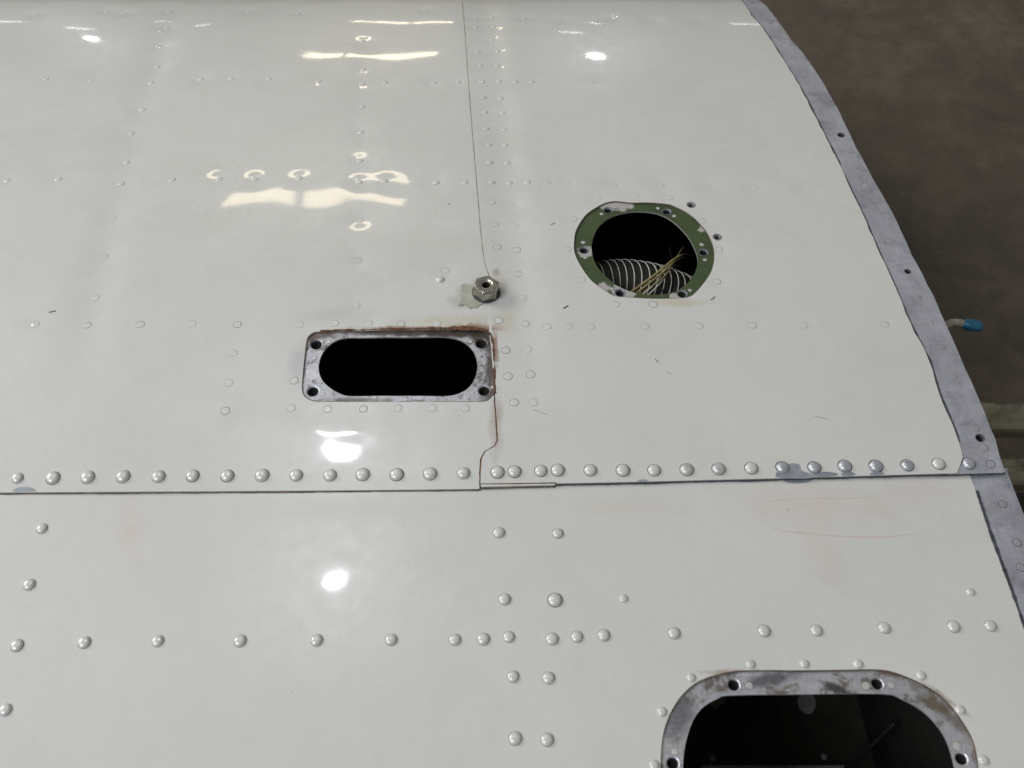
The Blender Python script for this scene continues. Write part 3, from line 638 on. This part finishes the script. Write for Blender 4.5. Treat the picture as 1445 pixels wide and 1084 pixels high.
# stringer seen through the hatch on the lower skin, with its rivets and dabs of sealant
M_STR = plain('pale_stringer', (.50, .49, .45), .6, 0, .2, 60)
zs = ZB+.022
a, b = Z(990, 1079, zs), Z(1192, 1079, zs)
stg = box('stringer', (a[0], a[1]-.02, ZB+.003), (b[0], a[1], zs), M_STR, wing, .001)
rv = dome_proto(M_STR, M_STR)
for q in ((1005, 1070), (1163, 1068)): copy_to(rv, 'rivet', wing, Matrix.Translation(Z(*q, ZB+.003)) @ Matrix.Diagonal((.5, .5, .5, 1)))
flat = lambda z: (lambda x, y: np.full(np.shape(x), z))
ZI = lambda px, py: Z(px, py, ZB+.004)[:2]
M_DAB = plain('pale_sealant', (.42, .41, .38), .6, 0, .2, 60)
blob('sealant_dab', [(1127,984),(1138,976),(1149,983),(1151,995),(1146,1006),(1137,1007),(1129,1000),(1126,992)], flat(ZB+.004), 0, M_DAB, wing, ZI, .001)
blob('sealant_dab', [(1000,985),(1012,980),(1024,984),(1022,992),(1014,996),(1009,1002),(1004,994),(998,993)], flat(ZB+.004), 0, M_PUTTY, wing, ZI, .001)
tube('stay_rod', [Z(1190, 1088, ZB+.03), Z(1212, 1070, ZB+.05), Z(1262, 1020, ZB+.09)], .0014, M_DUCT, wing)

# ribbed duct and cables lying inside the round opening
q = Z(905, 367, -.022); rD = .030; ax = Vector((q[0], q[1]-rD*.69, q[2]-rD*.72))
duct = empty('ribbed_duct', (ax.x, ax.y, ax.z-rD))
tag(duct, 'black flexible duct with pale wire ribs inside the green round opening', 'duct')
def ring_duct():
    ctrl = [ax+Vector(v) for v in ((-.075, -.010, -.030), (-.05, -.003, -.008), (-.015, 0, 0), (.025, -.004, -.009), (.06, -.014, -.034), (.09, -.03, -.075))]
    h = tube('hose', ctrl, rD*.965, M_DUCT, None, 28, 10)
    cen = []
    for i in range(len(ctrl)-1):
        a, b, d, e = ctrl[max(i-1, 0)], ctrl[i], ctrl[i+1], ctrl[min(i+2, len(ctrl)-1)]
        for k in range(240):
            t = k/240; cen.append(.5*((2*b)+(d-a)*t+(2*a-5*b+4*d-e)*t*t+(3*b-a-3*d+e)*t**3))
    hv = []; ph = 0.; rr_ = random.Random(4); sp_ = 1.; s_last = None
    for i, c in enumerate(cen):
        t = (cen[min(i+1, len(cen)-1)]-cen[max(i-1, 0)]).normalized()
        if i:
            ph += (c-cen[i-1]).length/.0045*2*math.pi*sp_
            if rr_.random() < .05: sp_ = rr_.uniform(.85, 1.18)
        x = Vector((0, 0, 1)).cross(t).normalized(); y = t.cross(x)
        if i: hv += [c0+(c-c0)*(m/6)+(x*math.cos(p0+(ph-p0)*m/6)+y*math.sin(p0+(ph-p0)*m/6))*rD+t*.014*math.sin(p0+(ph-p0)*m/6) for m in range(6)]
        c0, p0 = c, ph
    w = tube('wire_spiral', hv, .00045, M_WIRE, None, 5, 1)
    for o in (h, w):
        o.parent = duct; o.matrix_parent_inverse = Matrix.Translation(duct.location).inverted()
ring_duct()
def cable(p, r, mat, label):
    o = tube('cable', p, r, mat, None, 8, 8); return tag(o, label, 'cable', 'cables inside the round opening')
for k, (s0, m0, e0) in enumerate((((891,412,-.009),(920,391,-.011),(958,362,-.018)), ((899,413,-.009),(931,388,-.011),(957,366,-.019)), ((908,415,-.010),(928,396,-.013),(940,377,-.020)))):
    cable([Z(*s0)-np.array([.02, .016, -.0+.004]), Z(*s0), Z(*m0), Z(*e0), Z(*e0)+np.array([.02, .03, -.03])], (.0010, .0008, .0006)[k], (M_YEL, M_YEL, M_WIRE)[k],
          ('thicker yellowed cable crossing the ribbed duct', 'thinner yellowed cable running beside the thicker one', 'thin pale cable crossing the ribbed duct')[k])

for k, (s0, m0, e0) in enumerate((((904,415,-.012),(938,389,-.012),(962,352,-.030)), ((930,416,-.016),(950,385,-.022),(945,350,-.045)), ((915,416,-.011),(936,394,-.013),(950,371,-.022)))):
    cable([Z(*s0)-np.array([.02, .016, .004]), Z(*s0), Z(*m0), Z(*e0), Z(*e0)+np.array([.01, .03, -.03])], .0006, (M_YEL, M_DUCT, M_WIRE)[k],
          ('hair thin yellow wire looping above the ribbed duct', 'thin black wire curving beside the ribbed duct', 'hair thin pale wire crossing the ribbed duct')[k])
# capped tube sticking out below the tip edge
tr = empty('capped_tube', Z(1345, 456, -.018)); tag(tr, 'thin bent tube with blue cap sticking out past the bare metal edge', 'tube')
def child(o): o.parent = tr; o.matrix_parent_inverse = Matrix.Translation(tr.location).inverted(); return o
child(tube('pipe', [Z(1290, 470, -.018), Z(1325, 463, -.018), Z(1345, 455.5, -.018), Z(1360, 457, -.018), Z(1368, 458.5, -.018)], .0031, M_TUBE, None, 12))
capo = child(tube('cap', [Z(1359, 457, -.018), Z(1366, 458.3, -.018), Z(1378, 460, -.018), Z(1382, 459.5, -.018)], lambda t: .0036+.0009*min(1, t*3)-(.0008 if t > .93 else 0), M_BLUE, None, 14))
# pallet that carries the wing, over a black sheet added to darken the gaps between boards
mat_ = box('dark_gap_sheet', (-.6, .12, ZF), (.75, Z(1400, 585, ZB)[1], ZF+.005), M_DUCT, None, .001); tag(mat_, 'black sheet added under the pallet to darken its gaps', 'sheet')
pal = empty('wooden_pallet', (0, .3, ZF+.005)); tag(pal, 'old pale wooden pallet under the wing section', 'pallet')
pinv = Matrix.Translation(pal.location).inverted()
for y0, y1 in ((566, 603), (645, 682), (725, 765), (810, 850)):
    a, b = Z(1400, y0, ZB), Z(1400, y1, ZB)
    o = box('deck_board', (-.5, b[1], ZB-.022), (Z(1490, 600, ZB)[0], a[1], ZB), M_WOOD, pal, .003); o.matrix_parent_inverse = pinv
for x in (-.45, .0, .25):
    o = box('runner', (x, .15, ZF+.005), (x+.04, Z(1400, 570, ZB)[1], ZB-.022), M_WOOD, pal, .003); o.matrix_parent_inverse = pinv
